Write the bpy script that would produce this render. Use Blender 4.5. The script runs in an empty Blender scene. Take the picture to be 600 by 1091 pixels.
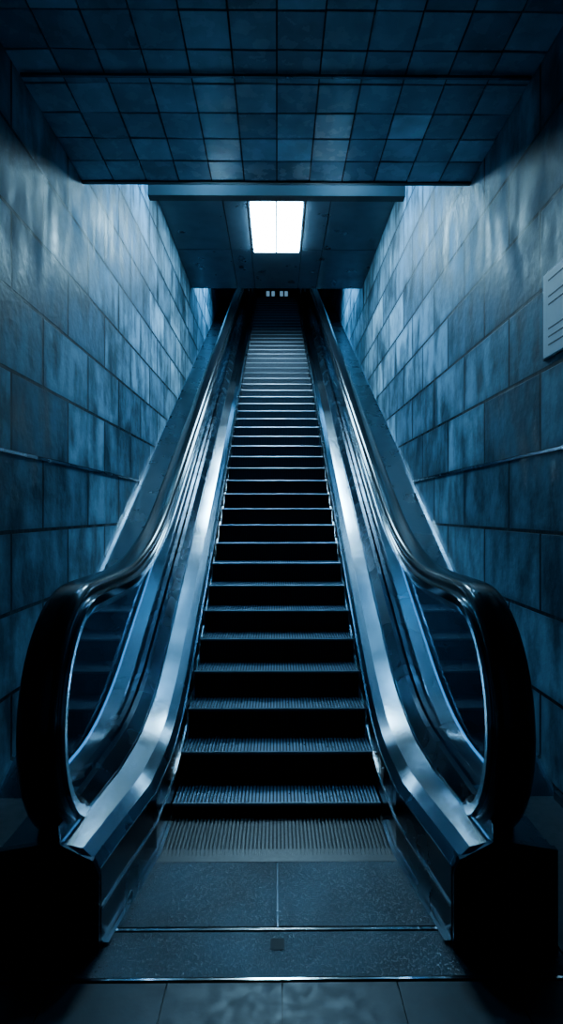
import bpy, bmesh, math, random
from mathutils import Vector, Matrix
random.seed(4)
scene = bpy.context.scene
T = 0.577
CAMH = 1.74
XW = 1.71
def noz(z): return T*z - 1.996

# ---------------- materials ----------------
def newmat(name):
    m = bpy.data.materials.new(name); m.use_nodes = True
    nt = m.node_tree; b = nt.nodes['Principled BSDF']
    return m, nt, b
def simple(name, col, rough=.5, metal=0., bump=0., bscale=(50,50,50), var=0., colvar=0.):
    m, nt, b = newmat(name)
    b.inputs['Base Color'].default_value = (*col,1)
    b.inputs['Roughness'].default_value = rough
    b.inputs['Metallic'].default_value = metal
    tc = nt.nodes.new('ShaderNodeTexCoord')
    mp = nt.nodes.new('ShaderNodeMapping'); mp.inputs['Scale'].default_value = bscale
    nt.links.new(tc.outputs['Object'], mp.inputs[0])
    n = nt.nodes.new('ShaderNodeTexNoise'); n.inputs['Scale'].default_value = 1; n.inputs['Detail'].default_value = 4
    nt.links.new(mp.outputs[0], n.inputs['Vector'])
    if bump>0:
        bp = nt.nodes.new('ShaderNodeBump'); bp.inputs['Strength'].default_value = bump; bp.inputs['Distance'].default_value = .01
        nt.links.new(n.outputs[0], bp.inputs['Height']); nt.links.new(bp.outputs[0], b.inputs['Normal'])
    if var>0:
        mr = nt.nodes.new('ShaderNodeMapRange')
        mr.inputs[1].default_value=.3; mr.inputs[2].default_value=.7
        mr.inputs[3].default_value = max(.02,rough-var); mr.inputs[4].default_value = rough+var
        nt.links.new(n.outputs[0], mr.inputs[0]); nt.links.new(mr.outputs[0], b.inputs['Roughness'])
    if colvar>0:
        n2 = nt.nodes.new('ShaderNodeTexNoise'); n2.inputs['Scale'].default_value=3; n2.inputs['Detail'].default_value=7
        nt.links.new(tc.outputs['Object'], n2.inputs['Vector'])
        mr = nt.nodes.new('ShaderNodeMapRange')
        mr.inputs[1].default_value=.3; mr.inputs[2].default_value=.7
        mr.inputs[3].default_value=1-colvar; mr.inputs[4].default_value=1+colvar
        nt.links.new(n2.outputs[0], mr.inputs[0])
        mx=nt.nodes.new('ShaderNodeMix'); mx.data_type='RGBA'; mx.blend_type='MULTIPLY'; mx.inputs['Factor'].default_value=1
        mx.inputs[6].default_value=(*col,1); nt.links.new(mr.outputs[0],mx.inputs[7]); nt.links.new(mx.outputs[2],b.inputs['Base Color'])
    return m
def emis(name, col, s):
    m = bpy.data.materials.new(name); m.use_nodes=True; nt=m.node_tree; nt.nodes.clear()
    e=nt.nodes.new('ShaderNodeEmission'); e.inputs[0].default_value=(*col,1); e.inputs[1].default_value=s
    o=nt.nodes.new('ShaderNodeOutputMaterial'); nt.links.new(e.outputs[0],o.inputs[0]); return m

def wall_mat():
    m, nt, b = newmat('stone_block_wall'); N=nt.nodes; L=nt.links
    tc=N.new('ShaderNodeTexCoord'); sx=N.new('ShaderNodeSeparateXYZ'); L.new(tc.outputs['Object'],sx.inputs[0])
    az=N.new('ShaderNodeMath'); az.operation='SUBTRACT'; az.inputs[1].default_value=.05; L.new(sx.outputs[2],az.inputs[0])
    ay=N.new('ShaderNodeMath'); ay.operation='ADD'; ay.inputs[1].default_value=20.8; L.new(sx.outputs[1],ay.inputs[0])
    cb=N.new('ShaderNodeCombineXYZ'); L.new(ay.outputs[0],cb.inputs[0]); L.new(az.outputs[0],cb.inputs[1])
    br=N.new('ShaderNodeTexBrick'); L.new(cb.outputs[0],br.inputs['Vector'])
    br.inputs['Color1'].default_value=(.065,.112,.155,1); br.inputs['Color2'].default_value=(.20,.31,.39,1)
    br.inputs['Mortar'].default_value=(.003,.005,.008,1)
    br.inputs['Scale'].default_value=1; br.inputs['Mortar Size'].default_value=.013; br.inputs['Mortar Smooth'].default_value=.1
    br.inputs['Brick Width'].default_value=1.0; br.inputs['Row Height'].default_value=.52
    # broad mottling
    n1=N.new('ShaderNodeTexNoise'); n1.inputs['Scale'].default_value=1.3; n1.inputs['Detail'].default_value=10; n1.inputs['Roughness'].default_value=.7
    L.new(tc.outputs['Object'],n1.inputs['Vector'])
    mp=N.new('ShaderNodeMapping'); mp.inputs['Scale'].default_value=(1,2.2,.85); L.new(tc.outputs['Object'],mp.inputs[0])
    n2=N.new('ShaderNodeTexNoise'); n2.inputs['Scale'].default_value=2.4; n2.inputs['Detail'].default_value=8; L.new(mp.outputs[0],n2.inputs['Vector'])
    mu=N.new('ShaderNodeMath'); mu.operation='MULTIPLY'; L.new(n1.outputs[0],mu.inputs[0]); L.new(n2.outputs[0],mu.inputs[1])
    mr=N.new('ShaderNodeMapRange'); mr.inputs[1].default_value=.17; mr.inputs[2].default_value=.33; mr.inputs[3].default_value=.28; mr.inputs[4].default_value=1.45
    L.new(mu.outputs[0],mr.inputs[0])
    mx=N.new('ShaderNodeMix'); mx.data_type='RGBA'; mx.blend_type='MULTIPLY'; mx.inputs['Factor'].default_value=1
    L.new(br.outputs['Color'],mx.inputs[6]); L.new(mr.outputs[0],mx.inputs[7])
    # grime gathering along block edges
    br2=N.new('ShaderNodeTexBrick'); L.new(cb.outputs[0],br2.inputs['Vector'])
    br2.inputs['Color1'].default_value=(1,1,1,1); br2.inputs['Color2'].default_value=(1,1,1,1); br2.inputs['Mortar'].default_value=(.3,.35,.4,1)
    br2.inputs['Scale'].default_value=1; br2.inputs['Mortar Size'].default_value=.08; br2.inputs['Mortar Smooth'].default_value=1
    br2.inputs['Brick Width'].default_value=1.0; br2.inputs['Row Height'].default_value=.52
    mx2=N.new('ShaderNodeMix'); mx2.data_type='RGBA'; mx2.blend_type='MULTIPLY'; L.new(n1.outputs[0],mx2.inputs['Factor'])
    L.new(mx.outputs[2],mx2.inputs[6]); L.new(br2.outputs['Color'],mx2.inputs[7]); L.new(mx2.outputs[2],b.inputs['Base Color'])
    rr=N.new('ShaderNodeMapRange'); rr.inputs[1].default_value=.3; rr.inputs[2].default_value=.7; rr.inputs[3].default_value=.36; rr.inputs[4].default_value=.75
    L.new(n2.outputs[0],rr.inputs[0]); L.new(rr.outputs[0],b.inputs['Roughness'])
    b.inputs['Specular IOR Level'].default_value=.22
    n3=N.new('ShaderNodeTexNoise'); n3.inputs['Scale'].default_value=14; n3.inputs['Detail'].default_value=8; L.new(tc.outputs['Object'],n3.inputs['Vector'])
    b1=N.new('ShaderNodeBump'); b1.inputs['Strength'].default_value=.3; b1.inputs['Distance'].default_value=.02; L.new(n3.outputs[0],b1.inputs['Height'])
    b2=N.new('ShaderNodeBump'); b2.invert=True; b2.inputs['Strength'].default_value=1.; b2.inputs['Distance'].default_value=.012
    L.new(br.outputs['Fac'],b2.inputs['Height']); L.new(b1.outputs[0],b2.inputs['Normal']); L.new(b2.outputs[0],b.inputs['Normal'])
    return m
def glass_mat():
    m=bpy.data.materials.new('smoked_glass'); m.use_nodes=True; nt=m.node_tree; nt.nodes.clear(); N=nt.nodes; L=nt.links
    t=N.new('ShaderNodeBsdfTransparent'); t.inputs[0].default_value=(.22,.32,.39,1)
    g=N.new('ShaderNodeBsdfGlossy'); g.inputs[0].default_value=(.9,.95,1,1); g.inputs['Roughness'].default_value=.04
    f=N.new('ShaderNodeFresnel'); f.inputs[0].default_value=1.7
    mx=N.new('ShaderNodeMixShader'); L.new(f.outputs[0],mx.inputs[0]); L.new(t.outputs[0],mx.inputs[1]); L.new(g.outputs[0],mx.inputs[2])
    o=N.new('ShaderNodeOutputMaterial'); L.new(mx.outputs[0],o.inputs[0]); return m

M_wall=wall_mat(); M_glass=glass_mat()
M_steel=simple('brushed_steel',(.68,.79,.88),.15,1,0,(2,2,2),.04)
M_steel2=simple('satin_steel_panel',(.055,.088,.12),.30,.9,0,(3,3,3),.08)
M_polish=simple('polished_steel',(.9,.96,1.0),.11,1)
M_rubber=simple('black_rubber',(.006,.008,.011),.17,0,0,(30,30,30))
M_skirt=simple('dark_skirt_metal',(.05,.07,.095),.24,.9,0,(5,5,5),.08)
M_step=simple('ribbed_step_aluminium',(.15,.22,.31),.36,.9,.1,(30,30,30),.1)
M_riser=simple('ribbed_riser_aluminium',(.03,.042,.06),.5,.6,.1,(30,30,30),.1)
M_stepd=simple('step_groove',(.008,.009,.011),.6,.3)
M_nose=simple('step_nosing',(.20,.235,.27),.36,.9)
M_comb=simple('comb_metal',(.09,.085,.085),.4,.9,.1,(40,40,40),.1)
M_plate=simple('antislip_plate',(.022,.034,.047),.34,.5,.35,(150,150,150),.14,.45)
M_floor=simple('wet_dark_floor',(.010,.018,.027),.45,.1,.12,(20,20,20),.1,.4)
M_black=simple('black_panel',(.010,.013,.017),.45,.2)
M_ceil2=simple('ceiling_panel_metal',(.045,.065,.088),.35,.5,.05,(4,4,4),.1,.15)
M_dark=simple('dark_concrete',(.02,.028,.036),.8,0,.3,(8,8,8))
M_grout=simple('ceiling_grout',(.005,.007,.011),.8)
M_t=[simple('ceiling_tile_%d'%i,c,.25,0,.1,(9,9,9),.1,.35) for i,c in enumerate([(.19,.30,.38),(.27,.40,.49),(.13,.21,.28),(.55,.72,.82)])]
M_paper=simple('sign_face',(.95,.97,.98),.5); M_ink=simple('sign_ink',(.04,.05,.06),.6)
M_lamp=emis('lamp_panel',(.38,.75,1.0),85)
M_tube=emis('lamp_tube',(.17,.56,1.0),680)
M_edgefill=emis('deck_edge_fill',(.08,.42,1.0),3.2)  # added glow for the outer deck edge, fill for ceiling and walls
M_win=emis('door_pane_glow',(.3,.65,1.0),.35)

# ---------------- mesh helpers ----------------
def mkobj(name, bm, mats, parent=None, smooth=False):
    me=bpy.data.meshes.new(name); bm.normal_update(); bm.to_mesh(me); bm.free()
    for m in (mats if isinstance(mats,list) else [mats]): me.materials.append(m)
    if smooth:
        for p in me.polygons: p.use_smooth=True
    ob=bpy.data.objects.new(name,me); scene.collection.objects.link(ob)
    if parent: ob.parent=parent
    return ob
def abox(bm,x0,x1,y0,y1,z0,z1,mi=0):
    v=[bm.verts.new(p) for p in [(x0,y0,z0),(x1,y0,z0),(x1,y1,z0),(x0,y1,z0),(x0,y0,z1),(x1,y0,z1),(x1,y1,z1),(x0,y1,z1)]]
    for f in [(0,3,2,1),(4,5,6,7),(0,1,5,4),(1,2,6,5),(2,3,7,6),(3,0,4,7)]:
        fc=bm.faces.new([v[i] for i in f]); fc.material_index=mi
def box(name,x0,x1,y0,y1,z0,z1,mat,parent=None,bev=0):
    bm=bmesh.new(); abox(bm,x0,x1,y0,y1,z0,z1)
    if bev: bmesh.ops.bevel(bm,geom=bm.edges[:],offset=bev,segments=2,affect='EDGES')
    return mkobj(name,bm,mat,parent)
def sweep(name,path,prof,mat,parent,side=1,vertical=False,smooth=False,cap=True):
    bm=bmesh.new(); rings=[]
    n=len(path)
    for i,(y,z) in enumerate(path):
        a=path[max(0,i-1)]; c=path[min(n-1,i+1)]
        d=Vector((c[0]-a[0],c[1]-a[1])).normalized()
        nr=Vector((0,1)) if vertical else Vector((-d.y,d.x))
        pr=prof(y) if callable(prof) else prof
        rings.append([bm.verts.new((side*x,y+nr.x*o,z+nr.y*o)) for x,o in pr])
    m=len(rings[0])
    for i in range(n-1):
        for j in range(m):
            k=(j+1)%m
            bm.faces.new([rings[i][j],rings[i][k],rings[i+1][k],rings[i+1][j]])
    if cap:
        bm.faces.new(rings[0]); bm.faces.new(rings[-1])
    bmesh.ops.recalc_face_normals(bm,faces=bm.faces[:])
    ob=mkobj(name,bm,mat,parent,smooth)
    if smooth: ob.data.set_sharp_from_angle(angle=math.radians(20 if smooth==2 else 38))
    return ob
def bez(p0,p1,p2,n=18):
    return [((1-t)**2*p0[0]+2*t*(1-t)*p1[0]+t*t*p2[0],(1-t)**2*p0[1]+2*t*(1-t)*p1[1]+t*t*p2[1]) for t in [i/n for i in range(n+1)]]
def incline_path(start,flat,off,a,b,top=17.9,end=20.2):
    zi=(flat+1.996-off)/T
    p=[(start+(zi-a-start)*i/6.0,flat) for i in range(6)]
    p+=bez((zi-a,flat),(zi,flat),(zi+b,noz(zi+b)+off))
    y0=zi+b
    p+=[(y0+(top-.6-y0)*i/8.0, noz(y0+(top-.6-y0)*i/8.0)+off) for i in range(1,8)]
    ht=noz(top)+off
    p+=bez((top-.6,noz(top-.6)+off),(top,ht),(top+.7,ht),8)
    p.append((end,ht))
    return p

# ---------------- room shell ----------------
Y0=-2.5; Y1=23.0
bm=bmesh.new(); abox(bm,-XW-.3,-XW,Y0,Y1,-.2,12.6); mkobj('wall_left',bm,M_wall)
bm=bmesh.new(); abox(bm,XW,XW+.3,Y0,Y1,-.2,12.6); mkobj('wall_right',bm,M_wall)
box('wall_end',-XW,XW,22.0,22.2,8.2,12.6,M_dark)
C1=CAMH+2.90; C2=CAMH+4.47
YA=5.03; YB=7.6; YC=11.46
bm=bmesh.new()
abox(bm,-XW,XW,Y0,4.2,-.25,-.012,1)
tw=.425
y=2.12
rows=[]
while y>Y0:
    ya=max(Y0,y-tw); rows.append((ya,y)); y-=tw
for ya,yb in rows:
    for k in range(-5,5):
        xa=max(-XW,k*tw+.02); xb=min(XW,k*tw+.02+tw)
        if xb-xa<.03: continue
        abox(bm,xa+.003,xb-.003,ya+.003,yb-.003,-.012,0,0)
for s in(-1,1):
    xa,xb=sorted((s*1.13,s*XW)); abox(bm,xa,xb,2.125,4.0,-.012,0,0)
mkobj('floor',bm,[M_floor,M_black])

bm=bmesh.new()
abox(bm,-XW,XW,Y0,YA,C1+.012,C1+.3,4)
nt_=12; ts=2*XW/nt_
r=0; y=YA-.01
while y-ts>Y0:
    for c in range(nt_):
        x0=-XW+c*ts
        mi=random.choices([0,1,2,3],[5,4,4,.1])[0]
        if r==2 and c==9: mi=3
        g=.006
        t1,t2=random.uniform(-.003,.003),random.uniform(-.003,.003)
        zs=[C1+t1+t2,C1-t1+t2,C1-t1-t2,C1+t1-t2]
        pts=[(x0+g,y-ts+g),(x0+ts-g,y-ts+g),(x0+ts-g,y-g),(x0+g,y-g)]
        lo=[bm.verts.new((p[0],p[1],z)) for p,z in zip(pts,zs)]
        hi=[bm.verts.new((p[0],p[1],C1+.013)) for p in pts]
        f=bm.faces.new(lo[::-1]); f.material_index=mi
        for k in range(4):
            f=bm.faces.new([lo[k],lo[(k+1)%4],hi[(k+1)%4],hi[k]]); f.material_index=mi
    y-=ts; r+=1
mkobj('ceiling',bm,M_t+[M_grout])
box('trim_1',-XW,XW,YA-.01,YA+.03,C1-.012,C1+.3,M_black)
box('trim_2',-XW+.02,XW-.02,3.78,3.80,C1-.025,C1-.008,M_steel2)
box('ceiling.001',-XW,XW,YA+.03,YB,CAMH+5.4,CAMH+5.6,M_dark)
box('wall_shaft_front',-XW,XW,YA-.1,YA+.02,C1+.3,CAMH+5.4,M_dark)
box('beam',-XW,XW,YB,YB+.14,CAMH+4.2,CAMH+5.6,M_stepd)
box('hidden_baffle',-XW,XW,6.0,6.06,CAMH+3.95,CAMH+5.4,M_black)  # unseen baffle added to keep tube light off the near walls
bm=bmesh.new()
abox(bm,-XW,XW,YB+.14,YC,C2+.03,C2+.25,1)
LX0,LX1,LY0,LY1=-.385,.375,8.24,9.72
xs=[-XW,-.78,LX0-.05,LX1+.05,.78,XW]; ys=[YB+.14,LY0-.04,LY1+.04,YC]
for i in range(5):
    for j in range(3):
        if i==2 and j==1: continue
        abox(bm,xs[i]+.008,xs[i+1]-.008,ys[j]+.008,ys[j+1]-.008,C2,C2+.03,0)
mkobj('ceiling.002',bm,[M_ceil2,M_grout])
box('wall_soffit_lower',-XW,XW,YC-.2,YC,C2+.25,CAMH+7.1,M_dark)
box('ceiling.003',-XW,XW,YC-.2,15.4,CAMH+7.1,CAMH+7.3,M_dark)
box('wall_soffit_upper',-XW,XW,15.4,15.6,CAMH+7.1,CAMH+10.7,M_dark)
box('ceiling.004',-XW,XW,15.6,22.2,CAMH+10.5,CAMH+10.7,M_dark)

def unp(ob,p):
    ob.parent=p; ob.matrix_parent_inverse=p.matrix_world.inverted()
lamp=bpy.data.objects.new('ceiling_light',None); scene.collection.objects.link(lamp); lamp.location=(0,(LY0+LY1)/2,C2)
bpy.context.view_layer.update()
mid=(LX0+LX1)/2
for nm,a,b_ in (('diffuser_1',LX0,mid-.012),('diffuser_2',mid+.012,LX1)):
    unp(box(nm,a,b_,LY0,LY1,C2-.06,C2+.02,M_lamp),lamp)
bm=bmesh.new()
abox(bm,LX0-.03,LX1+.03,LY0-.03,LY0,C2-.012,C2+.025); abox(bm,LX0-.03,LX1+.03,LY1,LY1+.03,C2-.012,C2+.025)
abox(bm,LX0-.03,LX0,LY0,LY1,C2-.012,C2+.025); abox(bm,LX1,LX1+.03,LY0,LY1,C2-.012,C2+.025)
abox(bm,mid-.012,mid+.012,LY0,LY1,C2-.065,C2+.025)
unp(mkobj('frame',bm,M_steel2),lamp)

def tube_lamp(x,y,z,L,mat,drop):
    e=bpy.data.objects.new('cove_tube_light',None); scene.collection.objects.link(e); e.location=(x,y,z)
    bpy.context.view_layer.update()
    bm=bmesh.new(); bmesh.ops.create_cone(bm,cap_ends=True,segments=12,radius1=.025,radius2=.025,depth=L)
    bmesh.ops.rotate(bm,verts=bm.verts[:],matrix=Matrix.Rotation(math.pi/2,3,'X'))
    bmesh.ops.translate(bm,verts=bm.verts[:],vec=(x,y,z))
    unp(mkobj('tube',bm,mat,None,True),e)
    unp(box('housing',x-.06,x+.06,y-L/2-.05,y+L/2+.05,z+.05,z+.12,M_steel2),e)
    unp(box('bracket',x-.02,x+.02,y-.02,y+.02,z+.12,z+drop,M_steel2),e)
for s in (-1,1):
    tube_lamp(s*1.0,6.8,CAMH+4.93,.9,M_tube,.465)
for s in (-1,1):  # unseen fixtures added above the upper flight to brighten its walls
    e=bpy.data.objects.new('hidden_wall_fill',None); scene.collection.objects.link(e); e.location=(s*.6,13.2,CAMH+6.35)
    bpy.context.view_layer.update()
    unp(box('housing',*sorted((s*.45,s*.56)),12.2,14.2,CAMH+6.1,CAMH+6.5,M_black),e)
    unp(box('stem',*sorted((s*.48,s*.52)),13.18,13.22,CAMH+6.5,CAMH+7.1,M_steel2),e)
    L=bpy.data.lights.new('wall_fill_area','AREA'); L.shape='RECTANGLE'; L.size=1.9; L.size_y=.16; L.energy=190; L.color=(.17,.58,1.0); L.spread=math.radians(100)
    o=bpy.data.objects.new('wall_fill_area',L); scene.collection.objects.link(o)
    d=Vector((s*1.0,0,-.75)).normalized()
    zax=-d; xax=Vector((0,1,0)); yax=zax.cross(xax)
    o.matrix_world=Matrix.Translation((s*.66,13.0,CAMH+6.35))@Matrix((xax,yax,zax)).transposed().to_4x4()
    unp(o,e)

for i,s in enumerate((-1,1)):
    xa,xb=sorted((s*(XW-.012),s*XW))
    box('trim_%d'%(3+i),xa,xb,Y0,8.2,CAMH+.375,CAMH+.395,M_skirt)
    xa,xb=sorted((s*(XW-.03),s*XW))
    box('baseboard_'+('left' if s<0 else 'right'),xa,xb,Y0,3.46,0,.05,M_steel2)

sg=bpy.data.objects.new('wall_sign',None); scene.collection.objects.link(sg)
box('panel',XW-.02,XW,2.9,3.63,CAMH+.96,CAMH+1.50,M_steel2,sg)
box('face',XW-.024,XW-.02,2.92,3.61,CAMH+.97,CAMH+1.49,M_paper,sg)
bm=bmesh.new()
for k in range(9):
    z=CAMH+1.44-k*.05
    if k in(1,4,5): continue
    abox(bm,XW-.026,XW-.024,3.0+random.uniform(0,.25),3.54,z-.008,z,0)
mkobj('text_lines',bm,M_ink,sg)

dr=bpy.data.objects.new('door_1',None); scene.collection.objects.link(dr)
HT=.068+.171*49
bm=bmesh.new(); abox(bm,-.58,-.5,21.9,22,HT,HT+2.3); abox(bm,.5,.58,21.9,22,HT,HT+2.3); abox(bm,-.58,.58,21.9,22,HT+2.22,HT+2.3); abox(bm,-.03,.03,21.92,22,HT,HT+2.22)
mkobj('frame',bm,M_steel2,dr)
box('leaf_1',-.5,-.03,21.94,22,HT,HT+2.22,M_black,dr); box('leaf_2',.03,.5,21.94,22,HT,HT+2.22,M_black,dr)
bm=bmesh.new()
for a in(-.40,-.2,.12,.3): abox(bm,a,a+.12,21.93,21.94,HT+1.35,HT+1.75)
mkobj('panes',bm,M_win,dr)

# ---------------- escalator ----------------
esc=bpy.data.objects.new('escalator',None); scene.collection.objects.link(esc)
D=.296; R=.171; W=.6
def step_mesh(bm,depth,riser=True):
    abox(bm,-W,W,.004,depth,-.03,-.011,1)
    if riser: abox(bm,-W,W,.012,.03,-R-.03,-.011,1)
    nr=58; p=2*W/nr
    for i in range(nr):
        x=-W+(i+.5)*p
        abox(bm,x-p*.27,x+p*.27,.008,depth,-.011,0,0)
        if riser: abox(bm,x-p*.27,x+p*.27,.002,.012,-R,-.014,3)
    if riser:
        pr=[(-.002,-.016),(-.002,-.008),(.001,-.003),(.006,.001),(.014,.001),(.014,-.016)]
        a=[bm.verts.new((-W,q,z)) for q,z in pr]; c=[bm.verts.new((W,q,z)) for q,z in pr]
        for k in range(6):
            f=bm.faces.new([a[k],c[k],c[(k+1)%6],a[(k+1)%6]]); f.material_index=2
        f=bm.faces.new(a[::-1]); f.material_index=2; f=bm.faces.new(c); f.material_index=2
bm=bmesh.new(); step_mesh(bm,D+.012)
bmesh.ops.recalc_face_normals(bm,faces=bm.faces[:])
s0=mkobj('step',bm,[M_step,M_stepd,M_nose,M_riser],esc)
s0.location=(0,3.282,.068)
for i in range(1,49):
    o=bpy.data.objects.new('step_%d'%i,s0.data); scene.collection.objects.link(o); o.parent=esc
    o.location=(0,3.282+D*i,.068+R*i)
bm=bmesh.new(); step_mesh(bm,.40,False)
o=mkobj('entry_step',bm,[M_comb,M_stepd,M_nose,M_riser],esc); o.location=(0,2.885,0)
bm=bmesh.new()
for i in range(57):
    x=-W+(i+1)*2*W/58
    abox(bm,x-.004,x+.004,2.86,2.95,-.01,.004)
abox(bm,-W,W,2.84,2.89,-.01,.006)
mkobj('comb',bm,M_comb,esc)
bm=bmesh.new()
def quadplate(bm,pts,z0,z1,mi=0):
    lo=[bm.verts.new((x,y,z0)) for x,y in pts]; hi=[bm.verts.new((x,y,z1)) for x,y in pts]
    f=bm.faces.new(hi); f.material_index=mi; bm.faces.new(lo[::-1])
    for k in range(4): bm.faces.new([lo[k],lo[(k+1)%4],hi[(k+1)%4],hi[k]])
quadplate(bm,[(-.70,2.40),(-.0,2.40),(-.0,2.84),(-.60,2.84)],-.012,.004)
quadplate(bm,[(.006,2.40),(.70,2.40),(.60,2.84),(.006,2.84)],-.012,.004)
quadplate(bm,[(-1.12,2.14),(1.12,2.14),(1.12,2.37),(-1.12,2.37)],-.012,.003)
bmesh.ops.recalc_face_normals(bm,faces=bm.faces[:])
mkobj('landing_plate',bm,M_plate,esc)
bm=bmesh.new()
abox(bm,-.72,.72,2.374,2.386,-.012,.008); abox(bm,-1.12,1.12,2.124,2.132,-.012,.006)
mkobj('landing_edge_strips',bm,M_polish,esc)
box('landing_seam',0,.006,2.40,2.84,-.012,.0015,M_skirt,esc)
box('key_plate',-.025,.03,2.27,2.33,.003,.005,M_stepd,esc)
box('top_landing',-XW,XW,17.8,22.0,HT-.3,HT,M_floor,esc)

def flare(y): return max(0,min(1,(2.9-y)/.6))*.09
FR=2.28
deckP=incline_path(FR,.40,.30,.42,.5)
for s,sn in((-1,'left'),(1,'right')):
    bal=bpy.data.objects.new('balustrade_'+sn,None); scene.collection.objects.link(bal); bal.parent=esc
    def F(y): return flare(y)
    sweep('inner_deck',deckP,lambda y:[(.640+F(y),-.035),(.69+F(y)*.9,.005),(.80+F(y)*.6,.025),(.80+F(y)*.6,.0),(.650+F(y),-.06)],M_steel,bal,s,smooth=2)
    sweep('deck_upstand',deckP,lambda y:[(.80+F(y)*.6,.025),(.86,.10),(.89,.10),(.89,-.03),(.80+F(y)*.6,.0)],M_skirt,bal,s,smooth=2)
    sweep('deck_bead',deckP,lambda y:[(.797+F(y)*.6,.025),(.803+F(y)*.6,.034),(.811+F(y)*.6,.034),(.811+F(y)*.6,.02)],M_polish,bal,s)
    sweep('deck_lip',deckP,lambda y:[(.612+F(y),-.075),(.642+F(y),-.035),(.65+F(y),-.06),(.63+F(y),-.09)],M_steel2,bal,s,smooth=2)
    sweep('skirt_panel',deckP,lambda y:[(.606+F(y),-.62),(.606+F(y),-.075),(.63+F(y),-.075),(.63+F(y),-.62)],M_skirt,bal,s,vertical=True)
    sweep('skirt_trim',deckP,lambda y:[(.600+F(y),-.235),(.600+F(y),-.225),(.607+F(y),-.225),(.607+F(y),-.235)],M_polish,bal,s,vertical=True)
    hp=incline_path(2.68,1.37,1.08,.75,.8)
    cy,cz,rz,ry=2.68,.86,.51,.46
    new=[(cy-ry*math.sin(a), cz-rz*math.cos(a)) for a in [math.pi*k/28 for k in range(0,28)]]
    hr=[(2.78,.35)]+new+hp
    bm=bmesh.new()
    def zat(path,y):
        for (a,b) in zip(path,path[1:]):
            if a[0]<=y<=b[0] and b[0]>a[0]:
                t=(y-a[0])/(b[0]-a[0]); return a[1]+(b[1]-a[1])*t
        return path[-1][1]
    yst=cy-ry+.01
    ysamp=[yst+(cy-yst)*k/14 for k in range(15)]+[cy+.1*k for k in range(1,22)]+[4.85+(20.1-4.85)*k/40 for k in range(41)]
    col=[]
    for y in ysamp:
        if y<cy:
            q=math.sqrt(max(0,1-((cy-y)/ry)**2)); top=cz+rz*q-.03; bot=max(cz-rz*q, .41 if y>FR else 0)
        else: top=zat(hp,y)-.03; bot=zat(deckP,y)-.02
        col.append((bm.verts.new((s*.90,y,bot)),bm.verts.new((s*.90,y,top))))
    for a,b in zip(col,col[1:]):
        vs=[a[0],b[0],b[1],a[1]]
        bm.faces.new(vs if s<0 else vs[::-1])
    mkobj('glass_panel',bm,M_glass,bal)
    hw,ht=.078,.047
    sec=[]
    for k in range(24):
        a=2*math.pi*k/24
        ca,sa=math.cos(a),math.sin(a)
        sec.append((.925+hw*math.copysign(abs(ca)**.6,ca), ht*math.copysign(abs(sa)**.75,sa)))
    sweep('handrail',hr,sec,M_rubber,bal,s,smooth=True)
    sweep('handrail_guide',hr[1:],[(.862,-.105),(.832,-.06),(.826,-.02),(.965,-.015),(.965,-.105)],M_polish,bal,s,smooth=2)
    sweep('outer_deck',deckP,[(.93,.03),(1.10,.0),(1.12,-.03),(.93,-.03)],M_steel2,bal,s,smooth=2)
    fillp=[p for p in deckP if 2.6<p[0]<10]
    sweep('deck_edge_fill',fillp,[(1.108,.008),(1.120,.004),(1.120,-.006),(1.108,-.006)],M_edgefill,bal,s)  # deck edge made to glow as added upward fill, not a real lamp
    sweep('outer_cladding',deckP,[(1.09,-.9),(1.09,-.02),(1.115,-.02),(1.115,-.9)],M_black,bal,s,vertical=True)
    bm=bmesh.new()
    pts=[(.70,0),(.70,.31),(.725,.365),(.855,.43),(.86,.50),(.89,.50),(.93,.43),(1.115,.40),(1.115,0)]
    f=[bm.verts.new((s*x,FR-.02,z)) for x,z in pts]; b=[bm.verts.new((s*x,FR+.01,z)) for x,z in pts]
    bm.faces.new(f); bm.faces.new(b[::-1])
    for k in range(len(pts)): bm.faces.new([f[k],f[(k+1)%len(pts)],b[(k+1)%len(pts)],b[k]])
    bmesh.ops.recalc_face_normals(bm,faces=bm.faces[:])
    mkobj('pedestal_front',bm,M_skirt,bal)
    sweep('landing_side_strip',[(2.30,.004),(2.6,.004),(2.9,.004),(3.2,.004)],lambda y:[(.585+F(y),0),(.585+F(y),.012),(.603+F(y),.012),(.603+F(y),0)],M_polish,bal,s)
    cp=[(3.40,noz(3.40)-.02)]+[(3.46+k*(17.9-3.46)/20,noz(3.46+k*(17.9-3.46)/20)-.02) for k in range(21)]
    sweep('side_slope_panel',cp,[(1.1,-.05),(1.1,0),(XW,0),(XW,-.05)],M_steel2,bal,s)
    sweep('side_slope_trim',cp,[(XW-.02,0),(XW-.02,.03),(XW-.002,.03),(XW-.002,0)],M_steel,bal,s)

# ---------------- world, camera ----------------
w=bpy.data.worlds.new('world'); scene.world=w; w.use_nodes=True
w.node_tree.nodes['Background'].inputs[0].default_value=(.08,.36,.9,1); w.node_tree.nodes['Background'].inputs[1].default_value=.05
cam=bpy.data.cameras.new('camera'); co=bpy.data.objects.new('camera',cam); scene.collection.objects.link(co)
co.location=(0,0,CAMH); co.rotation_euler=(math.pi/2,0,-math.atan(5/610))
cam.sensor_fit='VERTICAL'; cam.sensor_height=24; cam.lens=24*610/1091; cam.clip_start=.05
scene.camera=co
